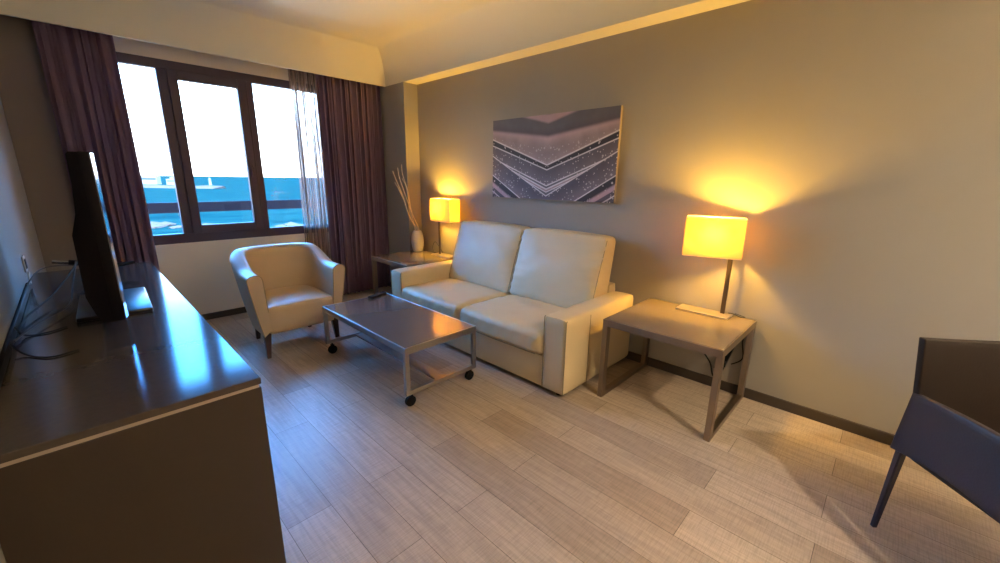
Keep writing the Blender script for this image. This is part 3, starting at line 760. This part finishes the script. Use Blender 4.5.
# ------------------------------------------------------------------ power block and leads below the near table, lamp flex
root = thing('power_strip', 'black power strip with plugs tucked behind the right hand side table', 'power strip', (-.04, .70, .33))
bm = box(-.022, .022, -.03, .03, -.17, .15, bev=.005, seg=2)
bmesh.ops.rotate(bm, verts=bm.verts[:], cent=(0, 0, 0), matrix=Matrix.Rotation(.25, 3, 'X')); mk('strip_body', bm, MT['black'], root)
for dz in (-.09, .0, .09):
    bm = bmesh.new(); add_tube(bm, [(-.02, .02*dz*-10*.1, dz), (-.05, .0, dz), (-.06, .0, dz-.02)], .014, 10); mk('plug', bm, MT['black'], root)
o = mk('cable', tube(smooth_pts([(-.09, .70, .42), (-.11, .80, .38), (-.07, .86, .30), (-.05, .80, .20), (-.08, .76, .12), (-.09, .70, .10)], 8), .005, 8), MT['black']); tag(o, 'black lead looping from the power strip under the side table', 'cable', 'leads by the side table')
o = mk('cable', tube(smooth_pts([(-.06, .66, .24), (-.05, .60, .30), (-.03, .62, .42), (-.02, .60, .50), (-.018, .64, .56)], 8), .004, 8), MT['black']); tag(o, 'black lead rising behind the side table edge to the lamp', 'cable', 'leads by the side table')
o = mk('cable', tube(smooth_pts([(-.04, .735, .602), (-.03, .70, .600), (-.045, .655, .593), (-.025, .63, .5925), (-.012, .66, .594), (-.008, .70, .60)], 8), .0028, 8), MT['grayc']); tag(o, 'small loop of lamp flex on the near side table', 'cable', 'leads by the side table')
o = mk('cable', tube(smooth_pts([(-.05, 4.06, .592), (-.06, 4.14, .60), (-.03, 4.20, .66), (-.02, 4.16, .72), (-.015, 4.08, .66), (-.012, 4.02, .595)], 8), .003, 8), MT['black']); tag(o, 'black lamp flex looping behind the vase on the far side table', 'cable', 'leads on the far table')

# ------------------------------------------------------------------ dining chair at the right edge
a_f = math.atan2(-.65, -.76)                       # the way it faces
root = thing('dining_chair', 'dark brown leather armchair with slim legs at the right edge near the wall', 'chair', (-.865, -.565, 0), a_f-PI/2)
# local frame: +y forward, +x right-hand side when looking along +y ; width along x
fw = Vector((math.cos(a_f), math.sin(a_f), 0)); rt = Vector((fw.y, -fw.x, 0))
hw, hd = .255, .235
def shell_panel(poly_rows, th):
    """poly_rows: list of rows of points; solid sheet of thickness th (own modifier)"""
    bm_ = bmesh.new(); vv = [[bm_.verts.new(p) for p in r] for r in poly_rows]
    for A, B in zip(vv, vv[1:]):
        for i in range(len(A)-1): bm_.faces.new((A[i], A[i+1], B[i+1], B[i]))
    return bm_
def solid(o_, th, off=0):
    s = o_.modifiers.new('thickness', 'SOLIDIFY'); s.thickness = th; s.offset = off
    b = o_.modifiers.new('round', 'BEVEL'); b.width = .005; b.segments = 2; b.limit_method = 'ANGLE'
    return o_
# back panel (leans and widens a little upward)
rows = []
for k in range(11):
    t = k/10; z = .41+(.912-.41)*t; row = []
    for i in range(13):
        u = -1+2*i/12; row.append(((hw+.004+.062*t)*u, -hd-.012*t-.02*(1-u*u)*t, z-.012*(1-u*u)*t))
    rows.append(row)
solid(mk('backrest', shell_panel(rows, .03), MT['chairi'], root), .028)
for sg in (-1, 1):
    rows = []
    for k in range(9):
        t = k/8; row = []
        for i in range(13):
            v_ = i/12; y = -hd+.012+(2*hd-.01)*v_
            top = .67+.03*math.sin(v_*PI*.8)-.02*v_; zb = .405+.03*math.sin(PI*v_)
            z = zb+(top-zb)*t
            row.append((sg*(hw+.055-.030*t+.012*math.sin(PI*v_)*t), y-.03*(1-v_), z))
        rows.append(row)
    solid(mk('arm_panel', shell_panel(rows, .03), MT['chairb'], root), .026)
bm = soft_box(hw+.03, hd, .04, .025, 10)
for v_ in bm.verts: v_.co += Vector((0, .0, .425))
mk('seat', bm, MT['chairi'], root)
for sx_ in (-1, 1):
    for sy_ in (-1, 1):
        x, y = sx_*(hw+.03), sy_*(hd+.0); bm = bmesh.new(); v8 = []
        for z, h_, k in ((0, .010, .014), (.43, .015, 0)):
            v8.append([bm.verts.new((x+sx_*k+a2*h_, y+sy_*k+b2*h_, z)) for a2, b2 in ((-1, -1), (1, -1), (1, 1), (-1, 1))])
        for k in range(4): bm.faces.new((v8[0][k], v8[0][(k+1) % 4], v8[1][(k+1) % 4], v8[1][k]))
        bm.faces.new(v8[0]); bm.faces.new(v8[1]); bmesh.ops.bevel(bm, geom=bm.edges[:], offset=.004, segments=2, affect='EDGES')
        mk('leg', bm, MT['chairb'], root)

# ------------------------------------------------------------------ ceiling downlight fitting behind the viewpoint
root = thing('ceiling_downlight', 'round recessed ceiling downlight behind the viewpoint', 'downlight', (DOWNLIGHT[0], DOWNLIGHT[1], CH-.001))
bm = bmesh.new(); n_ = 32
rr = [[bm.verts.new((r*math.cos(2*PI*k/n_), r*math.sin(2*PI*k/n_), z)) for k in range(n_)] for r, z in [(.095, 0), (.095, -.006), (.075, -.008), (.07, 0)]]
for A, B in zip(rr, rr[1:]):
    for k in range(n_): bm.faces.new((A[k], A[(k+1) % n_], B[(k+1) % n_], B[k]))
mk('trim_ring', bm, MT['plastic'], root)
root = thing('added_uplight', 'tall fill lamp added out of view to brighten the ceiling', 'fill lamp', (-1.2, -2.2, 0))  # stand and bowl for the added ceiling fill light
mk('base', lathe([(.14, 0), (.14, .015), (.02, .025)], 32), MT['steel'], root)
mk('pole', lathe([(.012, .02), (.012, 1.62)], 16), MT['steel'], root)
bm = bmesh.new(); n_ = 32
rr = [[bm.verts.new((r*math.cos(2*PI*k/n_), r*math.sin(2*PI*k/n_), z)) for k in range(n_)] for r, z in [(.02, 1.60), (.09, 1.62), (.15, 1.68), (.152, 1.68), (.092, 1.615), (.02, 1.595)]]
for A, B in zip(rr, rr[1:]):
    for k in range(n_): bm.faces.new((A[k], A[(k+1) % n_], B[(k+1) % n_], B[k]))
mk('bowl', bm, MT['steel'], root)
